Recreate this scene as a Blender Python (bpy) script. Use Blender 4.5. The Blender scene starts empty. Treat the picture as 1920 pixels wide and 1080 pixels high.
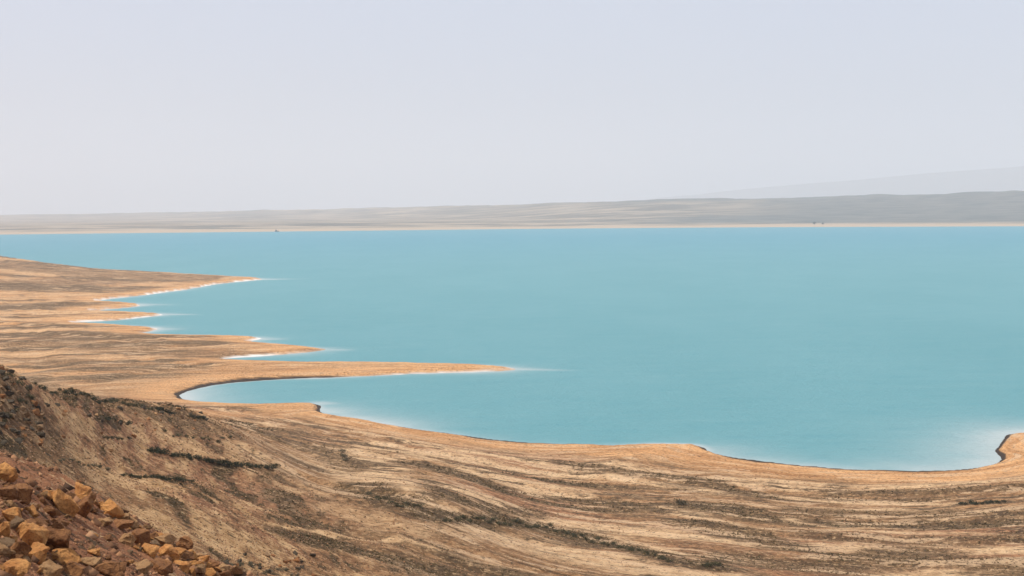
import bpy, bmesh, math, random
import numpy as np
from mathutils import Vector, Matrix

random.seed(7)
RNG = np.random.default_rng(11)
SC = bpy.context.scene
COL = SC.collection

# ------------------------------------------------------------------ camera
H = 60.0                      # eye height above the lake
FPX = 2500.0                  # focal length in photograph pixels (1920 wide)
PITCH = math.atan(145.0 / FPX)
ROLL = 16.0 / 1920.0
_f = np.array([0, math.cos(PITCH), -math.sin(PITCH)])
_r0 = np.array([1.0, 0, 0]); _u0 = np.array([0, math.sin(PITCH), math.cos(PITCH)])
_r = _r0 * math.cos(ROLL) - _u0 * math.sin(ROLL)
_u = _u0 * math.cos(ROLL) + _r0 * math.sin(ROLL)
cam = bpy.data.cameras.new("camera"); cam_o = bpy.data.objects.new("camera", cam)
COL.objects.link(cam_o)
cam.sensor_width = 36.0; cam.lens = 36.0 * FPX / 1920.0
cam.clip_start = 0.1; cam.clip_end = 120000.0
cam_o.matrix_world = Matrix(((_r[0], _u[0], -_f[0], 0), (_r[1], _u[1], -_f[1], 0), (_r[2], _u[2], -_f[2], H), (0, 0, 0, 1)))
SC.camera = cam_o

# ------------------------------------------------------------------ sky, sun, exposure
SUN_EL, SUN_AZ = 58.0, -88.0          # azimuth from +Y (view direction) towards +X: the sun stands on the left, high
world = bpy.data.worlds.new("World"); SC.world = world; world.use_nodes = True
nt = world.node_tree; nt.nodes.clear()
wo = nt.nodes.new("ShaderNodeOutputWorld"); bg = nt.nodes.new("ShaderNodeBackground")
sky = nt.nodes.new("ShaderNodeTexSky"); sky.sky_type = 'NISHITA'; sky.sun_disc = False
sky.sun_elevation = math.radians(SUN_EL); sky.sun_rotation = math.radians(SUN_AZ)
sky.air_density = 1.0; sky.dust_density = 3.0; sky.ozone_density = 1.5; sky.altitude = 0
veil = nt.nodes.new("ShaderNodeMix"); veil.data_type = 'RGBA'   # thin even veil of high haze over the whole sky
veil.inputs[0].default_value = 0.80
veil.inputs[7].default_value = (6.95, 7.35, 8.75, 1)
vn = nt.nodes.new("ShaderNodeTexNoise"); vn.inputs['Scale'].default_value = 3.0; vn.inputs['Detail'].default_value = 5; vn.inputs['Roughness'].default_value = .6
vt = nt.nodes.new("ShaderNodeTexCoord"); vm = nt.nodes.new("ShaderNodeMapping"); vm.inputs['Scale'].default_value = (1, 1, 2.6)
vc = nt.nodes.new("ShaderNodeMix"); vc.data_type = 'RGBA'; vc.inputs[6].default_value = (6.5, 6.9, 8.7, 1); vc.inputs[7].default_value = (7.1, 7.5, 9.0, 1)
nt.links.new(vt.outputs['Generated'], vm.inputs[0]); nt.links.new(vm.outputs[0], vn.inputs['Vector']); nt.links.new(vn.outputs['Fac'], vc.inputs[0]); nt.links.new(vc.outputs[2], veil.inputs[7])
nt.links.new(sky.outputs[0], veil.inputs[6]); nt.links.new(veil.outputs[2], bg.inputs[0])
bg.inputs[1].default_value = 0.10
nt.links.new(bg.outputs[0], wo.inputs[0])
sun = bpy.data.lights.new("sun", 'SUN'); sun.energy = 5.0; sun.angle = math.radians(0.6); sun.color = (1.0, 0.95, 0.87)
sun_o = bpy.data.objects.new("sun", sun); COL.objects.link(sun_o)
_a, _e = math.radians(SUN_AZ), math.radians(SUN_EL)
_sd = Vector((math.sin(_a) * math.cos(_e), math.cos(_a) * math.cos(_e), math.sin(_e)))
sun_o.rotation_euler = _sd.to_track_quat('Z', 'Y').to_euler()
sun_o.location = (-200, 100, 300)
SC.view_settings.view_transform = 'Standard'; SC.view_settings.look = 'None'
SC.view_settings.exposure = 0.0; SC.view_settings.gamma = 1.0
SC.render.engine = 'CYCLES'
SC.cycles.use_denoising = True
SC.cycles.max_bounces = 6; SC.cycles.volume_bounces = 1
SC.cycles.sample_clamp_indirect = 4.0

# ------------------------------------------------------------------ noise
def _perm(seed):
    return np.random.default_rng(seed).permutation(256).astype(np.int64)
_PT = {}
def noise3(x, y, z=0.0, seed=0):
    """smooth value noise in -1..1"""
    if seed not in _PT:
        p = _perm(seed); _PT[seed] = (np.concatenate([p, p]), np.random.default_rng(seed + 999).uniform(-1, 1, 256))
    p, val = _PT[seed]
    x, y, z = np.broadcast_arrays(np.asarray(x, float), np.asarray(y, float), np.asarray(z, float))
    xi = np.floor(x); yi = np.floor(y); zi = np.floor(z)
    fx, fy, fz = x - xi, y - yi, z - zi
    xi = xi.astype(np.int64) & 255; yi = yi.astype(np.int64) & 255; zi = zi.astype(np.int64) & 255
    fx = fx * fx * (3 - 2 * fx); fy = fy * fy * (3 - 2 * fy); fz = fz * fz * (3 - 2 * fz)
    def g(i, j, k):
        return val[p[p[p[(xi + i) & 255] + ((yi + j) & 255)] + ((zi + k) & 255)]]
    a = g(0, 0, 0) * (1 - fx) + g(1, 0, 0) * fx
    b = g(0, 1, 0) * (1 - fx) + g(1, 1, 0) * fx
    c0 = a * (1 - fy) + b * fy
    if np.ndim(z) == 0 or np.all(fz == 0):
        return c0
    a = g(0, 0, 1) * (1 - fx) + g(1, 0, 1) * fx
    b = g(0, 1, 1) * (1 - fx) + g(1, 1, 1) * fx
    c1 = a * (1 - fy) + b * fy
    return c0 * (1 - fz) + c1 * fz
def fbm(x, y, z=0.0, seed=0, octv=4, gain=0.5):
    t = 0.0; amp = 1.0; s = 1.0; n = 0.0
    for o in range(octv):
        t = t + amp * noise3(np.asarray(x) * s + 17.3 * o, np.asarray(y) * s - 9.1 * o, np.asarray(z) * s, seed + o)
        n += amp; amp *= gain; s *= 2.03
    return t / n
def sstep(a, b, x):
    t = np.clip((np.asarray(x, float) - a) / (b - a), 0, 1)
    return t * t * (3 - 2 * t)

# ------------------------------------------------------------------ from a sight line to the place it meets
def ray(px, py):
    d = _f + _r * ((px - 960.0) / FPX) + _u * ((540.0 - py) / FPX)
    h = math.hypot(d[0], d[1])
    return math.atan2(d[0], d[1]), d[2] / h            # azimuth, slope
def on_level(px, py, z=0.0):
    th, sl = ray(px, py)
    d = (z - H) / sl
    return d * math.sin(th), d * math.cos(th)

# ------------------------------------------------------------------ shoreline of the lake (water level is z = 0)
# sight line x, y, dark cut bank 0..1, salt fringe in metres
SHORE = [(-900, 470, 0, 3), (-400, 480, 0, 3), (-150, 486, 0, 3), (0, 494, 0, 3), (120, 501, 0, 3), (240, 508, 0, 4), (380, 515.5, 0, 6), (470, 521, 0, 8),
 (492, 524, 0, 10), (455, 527.5, 0, 10), (400, 533, 0, 9), (360, 541, 0, 9), (300, 549, 0, 9), (250, 555.5, 0, 9), (200, 561, 0, 9), (176, 565, 0, 9),
 (215, 567.5, 0, 7), (256, 570, 0, 9), (270, 572.5, 0, 9), (235, 577, 0, 7), (172, 583, 0, 7),
 (235, 585.5, 0, 6), (285, 588, 0, 9), (302, 590, 0, 9), (262, 596, 0, 7), (200, 601, 0, 7), (132, 604.5, 0, 7),
 (200, 609, 0, 5), (262, 612.5, 0, 8), (300, 616, 0, 9), (292, 620, 0, 9), (262, 625, 0, 7),
 (300, 628, 0, 4), (360, 629.5, 0, 3), (430, 631, 0, 6), (486, 634.5, 0, 8), (462, 640, 0, 8), (500, 645, 0, 4), (555, 650, 0, 4),
 (600, 654, 0, 8), (605, 657, 0, 8), (570, 661.5, 0, 9), (490, 667, 0, 8), (430, 671, 0, 7), (415, 674.5, .3, 5),
 (470, 678, 0, 2), (560, 679.5, 0, 2), (700, 681, 0, 2), (840, 683.5, 0, 3), (925, 687, 0, 7), (962, 692, 0, 10), (940, 695, 0, 10), (885, 697.5, 0, 7),
 (800, 700.5, 0, 5), (700, 704.5, .15, 4), (600, 709, .5, 3), (520, 712, .8, 2), (450, 716, 1, 2), (400, 722, 1, 3), (360, 731, 1, 5), (336, 739, 1, 9),
 (332, 745, 1, 9), (350, 751, .7, 7), (400, 756, .5, 4), (470, 759.5, .5, 2), (520, 758, .2, 1.5), (575, 757, .6, 1), (600, 761, .9, 2), (604, 772, .9, 6), (625, 779, .6, 6),
 (680, 788, .6, 5), (740, 800.5, .7, 5), (800, 811.5, .8, 4.5), (880, 824, 1, 4), (950, 832, 1, 3), (1030, 835.5, .8, 2.5), (1110, 836.5, .5, 2), (1160, 835, .2, 2),
 (1220, 832.5, .2, 1.5), (1290, 833.5, .2, 1.5), (1314, 839, .7, 3), (1334, 851, 1, 5), (1370, 862, 1, 6), (1430, 870.5, 1, 6), (1520, 879, .8, 6), (1600, 886, 1, 6),
 (1680, 889, 1, 6), (1760, 889, 1, 7), (1820, 884, 1, 12), (1860, 873, 1, 16), (1879, 862, 1, 18), (1871, 846, 1, 19), (1878, 829, .9, 18), (1894, 817, .5, 14),
 (1930, 811, .2, 8), (2010, 806, .2, 6), (2120, 815, .3, 5), (2350, 835, .3, 5), (2700, 860, .3, 5)]
def catmull(P, n):
    P = np.array(P, float); out = []
    for i in range(len(P) - 1):
        p0, p1, p2, p3 = P[max(i - 1, 0)], P[i], P[i + 1], P[min(i + 2, len(P) - 1)]
        for k in range(n):
            t = k / n
            q = .5 * ((2 * p1) + (p2 - p0) * t + (2 * p0 - 5 * p1 + 4 * p2 - p3) * t * t + (3 * p1 - p0 - 3 * p2 + p3) * t ** 3)
            out.append(q)
    out.append(P[-1]); return np.array(out)
SPX = catmull(SHORE, 3)
SW = np.array([on_level(a, b) for a, b in SPX[:, :2]])
BANK = np.clip(SPX[:, 2], 0, 1); SALT = np.clip(SPX[:, 3], 1, 20)
LAND = np.vstack([SW, [[900, 200], [900, -300], [-2500, -300], [-3500, SW[0, 1]]]])

def shore_field(x, y):
    """signed distance to the shoreline (inland positive), bank and salt weights of the nearest stretch"""
    sh = np.shape(x); x = np.ravel(x); y = np.ravel(y)
    n = len(x); D = np.empty(n); B = np.empty(n); S = np.empty(n); INS = np.zeros(n, bool)
    A = SW[:-1]; E = SW[1:] - SW[:-1]; L2 = (E ** 2).sum(1)
    for i0 in range(0, n, 20000):
        i1 = min(n, i0 + 20000); X = x[i0:i1, None].astype(np.float32); Y = y[i0:i1, None].astype(np.float32)
        ax = X - A[None, :, 0].astype(np.float32); ay = Y - A[None, :, 1].astype(np.float32)
        t = np.clip((ax * E[:, 0].astype(np.float32) + ay * E[:, 1].astype(np.float32)) / L2.astype(np.float32), 0, 1)
        dd = (ax - t * E[:, 0].astype(np.float32)) ** 2 + (ay - t * E[:, 1].astype(np.float32)) ** 2
        k = dd.argmin(1); r = np.arange(i1 - i0); tt = t[r, k]
        D[i0:i1] = np.sqrt(dd[r, k]); B[i0:i1] = BANK[k] * (1 - tt) + BANK[k + 1] * tt; S[i0:i1] = SALT[k] * (1 - tt) + SALT[k + 1] * tt
        ins = np.zeros(i1 - i0, bool)
        P = LAND; Q = np.roll(LAND, -1, 0)
        for (px, py), (qx, qy) in zip(P, Q):
            c = ((py > y[i0:i1]) != (qy > y[i0:i1]))
            if c.any():
                xx = (qx - px) * (y[i0:i1] - py) / (qy - py + 1e-12) + px
                ins ^= c & (x[i0:i1] < xx)
        INS[i0:i1] = ins
    D = np.where(INS, D, -D)
    return D.reshape(sh), B.reshape(sh), S.reshape(sh)

# ------------------------------------------------------------------ relief of the land: thin-plate surface through surveyed points
# (x, y of the sight line, distance) -> the slope from the eye to that spot of ground
CP = []
def cp(px, py, d):
    th, sl = ray(px, py); CP.append((th, math.log(d), sl))
def cz(px, d, z):
    th, _ = ray(px, 800); CP.append((th, math.log(d), (z - H) / d))
for px in (-700, -300, 0, 300, 700, 1100, 1500, 1920, 2500):
    cz(px, 2.0, 58.2)
# rocky spur in the near corner
for a in [(-600, 720, 26), (-300, 800, 28), (0, 876, 30), (70, 893, 31.5), (130, 912, 33), (190, 938, 34.5), (240, 964, 36), (300, 1003, 37), (360, 1040, 38), (430, 1062, 40), (500, 1086, 42), (600, 1140, 44),
          (0, 985, 24), (120, 1000, 27), (0, 1080, 20), (120, 1080, 22.5), (250, 1080, 26), (380, 1105, 30), (-400, 1000, 20), (-400, 1150, 14),
          (0, 1250, 14), (300, 1280, 16), (600, 1300, 24), (900, 1330, 28), (1300, 1380, 30), (1900, 1400, 30), (2500, 1400, 30),
          (0, 900, 45), (200, 985, 50), (400, 1085, 52), (600, 1180, 58), (-400, 800, 45),
          (900, 1250, 70), (1300, 1290, 75), (1900, 1300, 75), (2500, 1300, 75), (600, 1150, 80), (900, 1170, 100), (1300, 1180, 115), (1900, 1190, 120), (2500, 1190, 120)]:
    cp(*a)
# hillside behind it with its crest running down to the flats
for a in [(-400, 560, 95), (-150, 632, 104), (0, 694, 112), (60, 714, 130), (130, 733, 160), (200, 747, 195), (260, 760, 228), (320, 772, 258), (380, 786, 292), (440, 800, 320),
          (0, 760, 104), (0, 835, 92), (100, 800, 118), (130, 885, 100), (200, 830, 142), (270, 845, 158), (230, 893, 120), (350, 900, 138), (400, 866, 180), (518, 877, 205), (300, 950, 108),
          (400, 1000, 108), (460, 1045, 104), (540, 1082, 104), (500, 960, 140), (600, 900, 215), (600, 1000, 138), (700, 1082, 122), (800, 940, 190), (700, 860, 265), (560, 820, 300), (800, 1010, 158),
          (900, 1082, 140), (1100, 1082, 155), (1300, 1082, 168), (1500, 1082, 178), (1700, 1082, 184), (1920, 1082, 188), (2300, 1082, 190), (2600, 1050, 200),
          (1000, 1000, 196), (1300, 1000, 212), (1600, 1000, 222), (1920, 1000, 225), (2300, 1000, 225), (1000, 920, 255), (1300, 930, 258), (1600, 940, 262), (1920, 930, 262), (2300, 930, 262)]:
    cp(*a)
for px, d, z in [(-400, 190, 20), (-150, 190, 16), (0, 190, 16.5), (60, 230, 13), (130, 250, 12.5), (200, 290, 11), (280, 330, 8.5), (-400, 300, 12), (-150, 300, 12), (0, 300, 12), (-300, 500, 11), (0, 430, 10.5), (100, 400, 9.5), (200, 420, 8),
                 (-300, 900, 10), (0, 800, 9), (0, 2000, 5), (900, 900, 0), (1500, 900, 0), (900, 2000, 0), (2000, 2000, 0), (500, 520, 2), (900, 420, 0), (1300, 420, 0), (1900, 420, 0), (2500, 420, 0)]:
    cz(px, d, z)
CP = np.array(CP); US = 4.0
def _phi(r2):
    return 0.5 * r2 * np.log(r2 + 1e-9)
_U = np.c_[CP[:, 0] * US, CP[:, 1]]
_K = _phi(((_U[:, None] - _U[None]) ** 2).sum(2)) + np.eye(len(_U)) * 1e-4
_P = np.c_[np.ones(len(_U)), _U]
_M = np.block([[_K, _P], [_P.T, np.zeros((3, 3))]])
_W = np.linalg.solve(_M, np.r_[CP[:, 2], 0, 0, 0])
GT = np.linspace(-0.75, 0.75, 190); GV = np.linspace(math.log(1.9), math.log(2600), 260)
_gt, _gv = np.meshgrid(GT, GV)
_q = np.c_[_gt.ravel() * US, _gv.ravel()]
_g = (_phi(((_q[:, None] - _U[None]) ** 2).sum(2)) @ _W[:-3] + np.c_[np.ones(len(_q)), _q] @ _W[-3:]).reshape(_gt.shape)
def slope_surface(th, d):
    v = np.log(d); a = np.clip((th - GT[0]) / (GT[1] - GT[0]), 0, len(GT) - 1.001); b = np.clip((v - GV[0]) / (GV[1] - GV[0]), 0, len(GV) - 1.001)
    i = a.astype(int); j = b.astype(int); fa = a - i; fb = b - j
    return (_g[j, i] * (1 - fa) + _g[j, i + 1] * fa) * (1 - fb) + (_g[j + 1, i] * (1 - fa) + _g[j + 1, i + 1] * fa) * fb

def relief(th, d, x, y, s, bank):
    z0 = H + d * slope_surface(th, d)
    far = sstep(360, 470, d)
    # flats round the far bays: low ground rising inland, the headland higher
    head = 19.0 * np.exp(-((th + 0.44) / 0.11) ** 2 - ((d - 1480) / 420.0) ** 2)
    flat = 0.9 * sstep(0, 6, s) + 8.0 * (1 - np.exp(-np.maximum(s, 0) / 130.0)) + head * sstep(0, 120, s)
    near = np.minimum(z0, 0.5 + 0.22 * np.maximum(s, 0)) if False else z0 * sstep(-5, 45, s)
    near = np.maximum(near, 0.0) + (0.35 + 0.7 * bank) * sstep(0.3, 2.2, s) * (1 - sstep(10, 60, s))
    z = near * (1 - far) + flat * far
    bed = -0.05 * np.maximum(-s, 0) - 0.15 * sstep(0, 3, -s)
    z = np.where(s > 0, z, bed)
    # beach ridges: low swells that follow old water lines
    land = sstep(8, 40, s)
    lowland = 1 - sstep(22, 30, z)
    warp = s + 5 * fbm(x / 60, y / 60, seed=31, octv=3)
    rid = fbm(warp / 9.0, x / 160, y / 160, seed=40, octv=3)
    z = z + land * lowland * (0.75 * rid + .35 * np.tanh(5 * noise3(warp / 6.5, x / 70, y / 70, seed=47))) * sstep(110, 160, d)
    # gullies and lumps of the hillside
    hill = sstep(17, 27, z) * sstep(60, 85, d)
    z = z + hill * (.30 * fbm(x / 3.5, y / 3.5, seed=55, octv=4, gain=.6) + 1.3 * fbm(x / 22, y / 22, seed=50, octv=5) - 0.9 * np.abs(noise3(x / 30 + .3 * noise3(x / 9, y / 9, seed=3), y / 55, seed=51)))
    spur = 1 - sstep(48, 70, d)
    z = z + spur * (0.34 * fbm(x / 2.4, y / 2.4, seed=60, octv=6, gain=.6)) * sstep(6, 16, d)
    z = z + land * (0.10 * fbm(x / 2.2, y / 2.2, seed=70, octv=3)) * sstep(70, 100, d) * (1 - sstep(350, 500, d))
    return z

# ------------------------------------------------------------------ the ground sheet
def rows():
    seg = [(2, 16, 46), (16, 46, 250), (46, 84, 44), (84, 360, 440), (360, 820, 230), (820, 2400, 110)]
    v = []
    for a, b, n in seg:
        v.append(np.exp(np.linspace(math.log(a), math.log(b), n, endpoint=False)))
    return np.r_[np.concatenate(v), 2400]
T_IN = math.atan(960 / FPX) + 0.02
TH = np.r_[np.linspace(-0.72, -T_IN, 60, endpoint=False), np.linspace(-T_IN, T_IN, 1000, endpoint=False), np.linspace(T_IN, 0.72, 60)]
DR = rows()
TT, DD = np.meshgrid(TH, DR)
GX = DD * np.sin(TT); GY = DD * np.cos(TT)
S0 = np.full(GX.shape, 400.0); BK = np.zeros(GX.shape); SL = np.full(GX.shape, 2.0)
far_rows = DR > 84
S0[far_rows], BK[far_rows], SL[far_rows] = shore_field(GX[far_rows], GY[far_rows])
wob = 1.0 + DD / 450.0
SS = S0 + wob * 1.5 * fbm(GX / (9 + DD / 70), GY / (9 + DD / 70), seed=21, octv=5, gain=.6) * (1 - 0.35 * BK)
GZ = relief(TT, DD, GX, GY, SS, BK)
# what grows and lies where (cover masks)
warp = SS + 9 * fbm(GX / 45, GY / 45, seed=81, octv=3) + 2.6 * fbm(GX / 12, GY / 12, seed=85, octv=3) + 14 * fbm(GX / 170, GY / 170, seed=82, octv=2)
band1 = fbm(warp / 9.0, GX / 70, GY / 70, seed=90, octv=3)
band2 = fbm(warp / 26.0, GX / 260, GY / 260, seed=95, octv=3)
fine = fbm(warp / 2.2, GX / 30, GY / 30, seed=99, octv=2)
fr = sstep(380, 520, DD)
band = band1 * (0.75 - 0.4 * fr) + band2 * (0.45 + 0.4 * fr) + 0.3 * fine * (1 - fr)
hillm = sstep(17, 27, GZ + 3 * fbm(GX / 30, GY / 30, seed=119, octv=2)) * sstep(60, 85, DD) * (1 - fr)
iso = .55 * fbm(GX / 4.2, GY / 11, seed=110, octv=4, gain=.6) + .55 * fbm(GX / 7.0 + .6 * GZ, GZ / .8, GY / 30, seed=115, octv=4, gain=.6) + .25 * fbm(GX / 26, GY / 40, seed=118, octv=2)
inland = sstep(9, 26, SS + 5 * band2)
lay = fbm((DD + .35 * SS) / 17.0 + 1.5 * fbm(GX / 220, GY / 220, seed=83, octv=2), GX / 330, seed=84, octv=4, gain=.62)   # old water lines of the far flats
band = band * (1 - fr) + fr * (.35 * band + 1.7 * lay)
scrub = sstep(0.06, 0.36, band) * inland * (1 - hillm) + hillm * sstep(.08, 0.26, iso)
pale = sstep(0.04, 0.32, -band) * inland * (1 - hillm) * (1 - 0.5 * fr) + 0.9 * hillm * sstep(-.06, 0.20, -iso)
beach = np.maximum((1 - sstep(8, 30, SS + 6 * band2)), fr * (.75 - .35 * sstep(1050, 1400, DD))) * (1 - hillm)
spurm = 1 - sstep(48, 66, DD)
rust = spurm + hillm * .45 * sstep(.05, .45, fbm(GX / 9, GY / 20, seed=121, octv=3)) + (1 - spurm) * 0.75 * sstep(0.15, 0.6, fbm(GX / 40, GY / 40, seed=120, octv=3))
rust = np.clip(rust, 0, 1)
scrub *= 1 - spurm; pale *= 1 - spurm

def hit(px, py, dmin=8.0):
    """the spot of ground that a sight line meets first"""
    th, sl = ray(px, py)
    c = int(np.clip(np.searchsorted(TH, th), 1, len(TH) - 1))
    e = (GZ[:, c] - H) / DR
    k = np.nonzero((e >= sl) & (DR > dmin))[0]
    k = k[0] if len(k) else len(DR) - 1
    d = DR[k]
    return d * math.sin(th), d * math.cos(th), GZ[k, c], d
def ground_z(x, y):
    th = math.atan2(x, y); d = math.hypot(x, y)
    c = int(np.clip(np.searchsorted(TH, th), 1, len(TH) - 1)); r = int(np.clip(np.searchsorted(DR, d), 1, len(DR) - 1))
    ft = (th - TH[c - 1]) / (TH[c] - TH[c - 1]); fd = (d - DR[r - 1]) / (DR[r] - DR[r - 1])
    return (GZ[r - 1, c - 1] * (1 - ft) + GZ[r - 1, c] * ft) * (1 - fd) + (GZ[r, c - 1] * (1 - ft) + GZ[r, c] * ft) * fd
def stroke(pts, px_w, soft=1.0):
    """cover of a strip of ground along a line of spots, as wide as it looks from the hill"""
    W = []
    for p in pts:
        x, y, z, d = hit(*p[:2], dmin=75); W.append((x, y, d, z))
    W = np.array(W)
    x0, x1 = W[:, 0].min() - 30, W[:, 0].max() + 30; y0, y1 = W[:, 1].min() - 40, W[:, 1].max() + 40
    m = (GX > x0) & (GX < x1) & (GY > y0) & (GY < y1) & (DD > 75)
    X, Y = GX[m], GY[m]; best = np.full(X.shape, 9.0)
    for (ax, ay, ad, az), (bx, by, bd, bz) in zip(W[:-1], W[1:]):
        ex, ey = bx - ax, by - ay; L2 = ex * ex + ey * ey + 1e-9
        t = np.clip(((X - ax) * ex + (Y - ay) * ey) / L2, 0, 1)
        d = ad + (bd - ad) * t
        w = 0.5 * px_w * d * d / (FPX * max(20.0, H - az))
        best = np.minimum(best, np.hypot(X - ax - t * ex, Y - ay - t * ey) / w)
    out = np.zeros(GX.shape); n = fbm(X / 5, Y / 5, seed=140, octv=3)
    out[m] = 1 - sstep(1 - .45 * soft, 1 + .55 * soft, best + .55 * n)
    return out
def put(mask_add, mask_cut, pts, w, amt=1.0):
    global scrub, pale, beach, rust
    k = stroke(pts, w) * amt
    g = globals()
    g[mask_add] = np.maximum(g[mask_add], k)
    for m in mask_cut: g[m] = g[m] * (1 - k)
# pale washes and tracks
put('pale', ['scrub', 'rust'], [(640, 850), (670, 868), (700, 895), (740, 920), (785, 940)], 30)
put('pale', ['scrub', 'rust'], [(650, 850), (668, 875)], 26)
put('pale', ['scrub'], [(700, 835), (800, 858), (880, 876), (930, 897), (1000, 922), (1090, 932)], 13)
put('pale', ['scrub'], [(960, 962), (1060, 985), (1150, 1010), (1230, 1030), (1312, 1047)], 8)
put('pale', ['scrub'], [(500, 985), (620, 1000), (760, 1012), (880, 1050), (960, 1066)], 9)
put('pale', ['scrub'], [(1210, 952), (1300, 965), (1400, 998)], 14, .9)
put('pale', ['scrub'], [(1060, 880), (1200, 905), (1420, 930), (1560, 942), (1800, 945)], 7)
put('pale', ['scrub'], [(1440, 900), (1540, 918)], 9, .8)
put('pale', ['scrub'], [(1480, 975), (1580, 990), (1760, 992)], 7, .8)
put('pale', ['scrub'], [(640, 960), (760, 985), (900, 1000), (1010, 1020)], 26, .55)
# bare orange ground by the water
put('beach', ['scrub', 'pale'], [(1140, 848), (1220, 846), (1300, 850)], 22)
put('beach', ['scrub', 'pale'], [(500, 764), (560, 766)], 10)
put('beach', ['scrub', 'pale'], [(1660, 898), (1800, 898), (1900, 868), (1940, 850)], 18)
put('beach', ['scrub', 'pale'], [(400, 775), (560, 778), (700, 805), (860, 834)], 18, .7)
# scrubby hollows
put('scrub', ['pale', 'beach'], [(800, 968), (900, 978), (1000, 985), (1080, 1003), (1160, 1025), (1240, 1046), (1340, 1062)], 20)
put('scrub', ['pale', 'beach'], [(560, 1010), (640, 1022), (720, 1045), (800, 1066)], 34, .95)
put('scrub', ['pale', 'beach'], [(780, 870), (860, 890), (920, 912)], 14)
put('scrub', ['pale', 'beach'], [(800, 930), (880, 945), (1000, 960)], 18, .8)
put('scrub', ['pale', 'beach'], [(1060, 868), (1200, 888), (1330, 905), (1450, 935)], 10, .9)
put('scrub', ['pale', 'beach'], [(1040, 935), (1150, 942), (1240, 958)], 9, .9)
put('scrub', ['pale', 'beach'], [(1300, 980), (1420, 1010), (1600, 1045), (1920, 1050)], 26, .9)
put('scrub', ['pale', 'beach'], [(1560, 925), (1700, 922), (1920, 915)], 10, .8)
put('scrub', ['pale', 'beach'], [(1500, 960), (1700, 965), (1920, 965)], 22, .7)
put('scrub', ['pale', 'beach'], [(680, 912), (720, 935), (770, 952)], 24, .9)
put('scrub', ['pale', 'beach'], [(600, 840), (640, 862), (650, 880)], 16, .6)
put('scrub', ['pale', 'beach'], [(1380, 1052), (1550, 1066), (1700, 1040), (1930, 1066)], 40, .8)
put('scrub', ['pale', 'beach'], [(1500, 1000), (1700, 1018), (1930, 1004)], 16, .75)
put('scrub', ['pale', 'beach'], [(0, 640), (120, 645), (300, 660), (420, 672)], 14, .55)
put('scrub', ['pale', 'beach'], [(0, 676), (90, 680), (200, 684), (330, 690)], 12, .5)
put('scrub', ['pale', 'beach'], [(60, 632), (200, 630), (290, 640)], 6, .6)
put('scrub', ['pale', 'beach'], [(0, 500), (100, 506), (260, 518), (360, 517)], 10, .55)
put('scrub', ['pale', 'beach'], [(0, 536), (120, 533), (220, 524)], 6, .6)
put('scrub', ['pale', 'rust'], [(60, 716), (120, 738), (200, 754), (260, 768), (330, 782), (390, 792)], 13, .6)
put('scrub', ['pale', 'rust'], [(0, 700), (30, 730), (40, 770), (10, 820)], 40, .5)
put('rust', [], [(800, 905), (900, 930), (1000, 945)], 26, .8)
put('rust', [], [(1250, 985), (1330, 1000)], 14, .8)
put('rust', [], [(1500, 1015), (1700, 1010), (1900, 990)], 30, .8)

fore = np.clip(np.abs(np.gradient(S0, axis=0) / np.gradient(DR)[:, None]), 0, 1)
wet = sstep(.05, .5, BK) * (1 - sstep(.75, 1.1, SS / ((.6 + 3.6 * BK) * (.22 + .78 * fore)) + .35 * fbm(GX / 9, GY / 9, seed=151, octv=3))) * sstep(-2, 0, SS)
wet = np.maximum(wet, 0.35 * (1 - sstep(0.6, 2.2, np.abs(SS))))
salt = (1 - sstep(0.25, 1.0, SS / (0.42 * SL * (1 - .75 * BK) + .05) + 0.35 * fbm(GX / 6, GY / 6, seed=150, octv=3))) * (1 - sstep(0, .5, BK)) * (.2 + .8 * sstep(-.3, .3, fbm(GX / 22, GY / 22, seed=152, octv=4, gain=.65)))

# ------------------------------------------------------------------ materials
def nodes(m):
    m.use_nodes = True; t = m.node_tree; t.nodes.clear()
    o = t.nodes.new("ShaderNodeOutputMaterial"); p = t.nodes.new("ShaderNodeBsdfPrincipled")
    t.links.new(p.outputs[0], o.inputs[0]); return t, p
def mixc(t, fac, a, b):
    n = t.nodes.new("ShaderNodeMix"); n.data_type = 'RGBA'
    for i, v in ((0, fac), (6, a), (7, b)):
        if isinstance(v, (int, float)): n.inputs[i].default_value = v
        elif isinstance(v, tuple): n.inputs[i].default_value = (*v, 1)
        else: t.links.new(v, n.inputs[i])
    return n.outputs[2]
def attr(t, name):
    n = t.nodes.new("ShaderNodeAttribute"); n.attribute_name = name; return n.outputs['Fac']
def ntex(t, scale, detail=4, rough=.6, stretch=None):
    g = t.nodes.new("ShaderNodeNewGeometry"); n = t.nodes.new("ShaderNodeTexNoise")
    n.inputs['Scale'].default_value = scale; n.inputs['Detail'].default_value = detail; n.inputs['Roughness'].default_value = rough
    if stretch:
        mp = t.nodes.new("ShaderNodeMapping"); mp.inputs['Scale'].default_value = stretch
        t.links.new(g.outputs['Position'], mp.inputs[0]); t.links.new(mp.outputs[0], n.inputs['Vector'])
    else: t.links.new(g.outputs['Position'], n.inputs['Vector'])
    return n.outputs['Fac']
def ramp(t, fac, a, b):
    n = t.nodes.new("ShaderNodeMapRange"); n.interpolation_type = 'SMOOTHSTEP'
    n.inputs['From Min'].default_value = a; n.inputs['From Max'].default_value = b
    t.links.new(fac, n.inputs['Value']); return n.outputs[0]
def mul(t, a, b):
    n = t.nodes.new("ShaderNodeMath"); n.operation = 'MULTIPLY'
    for i, v in ((0, a), (1, b)):
        if isinstance(v, (int, float)): n.inputs[i].default_value = v
        else: t.links.new(v, n.inputs[i])
    return n.outputs[0]
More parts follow.
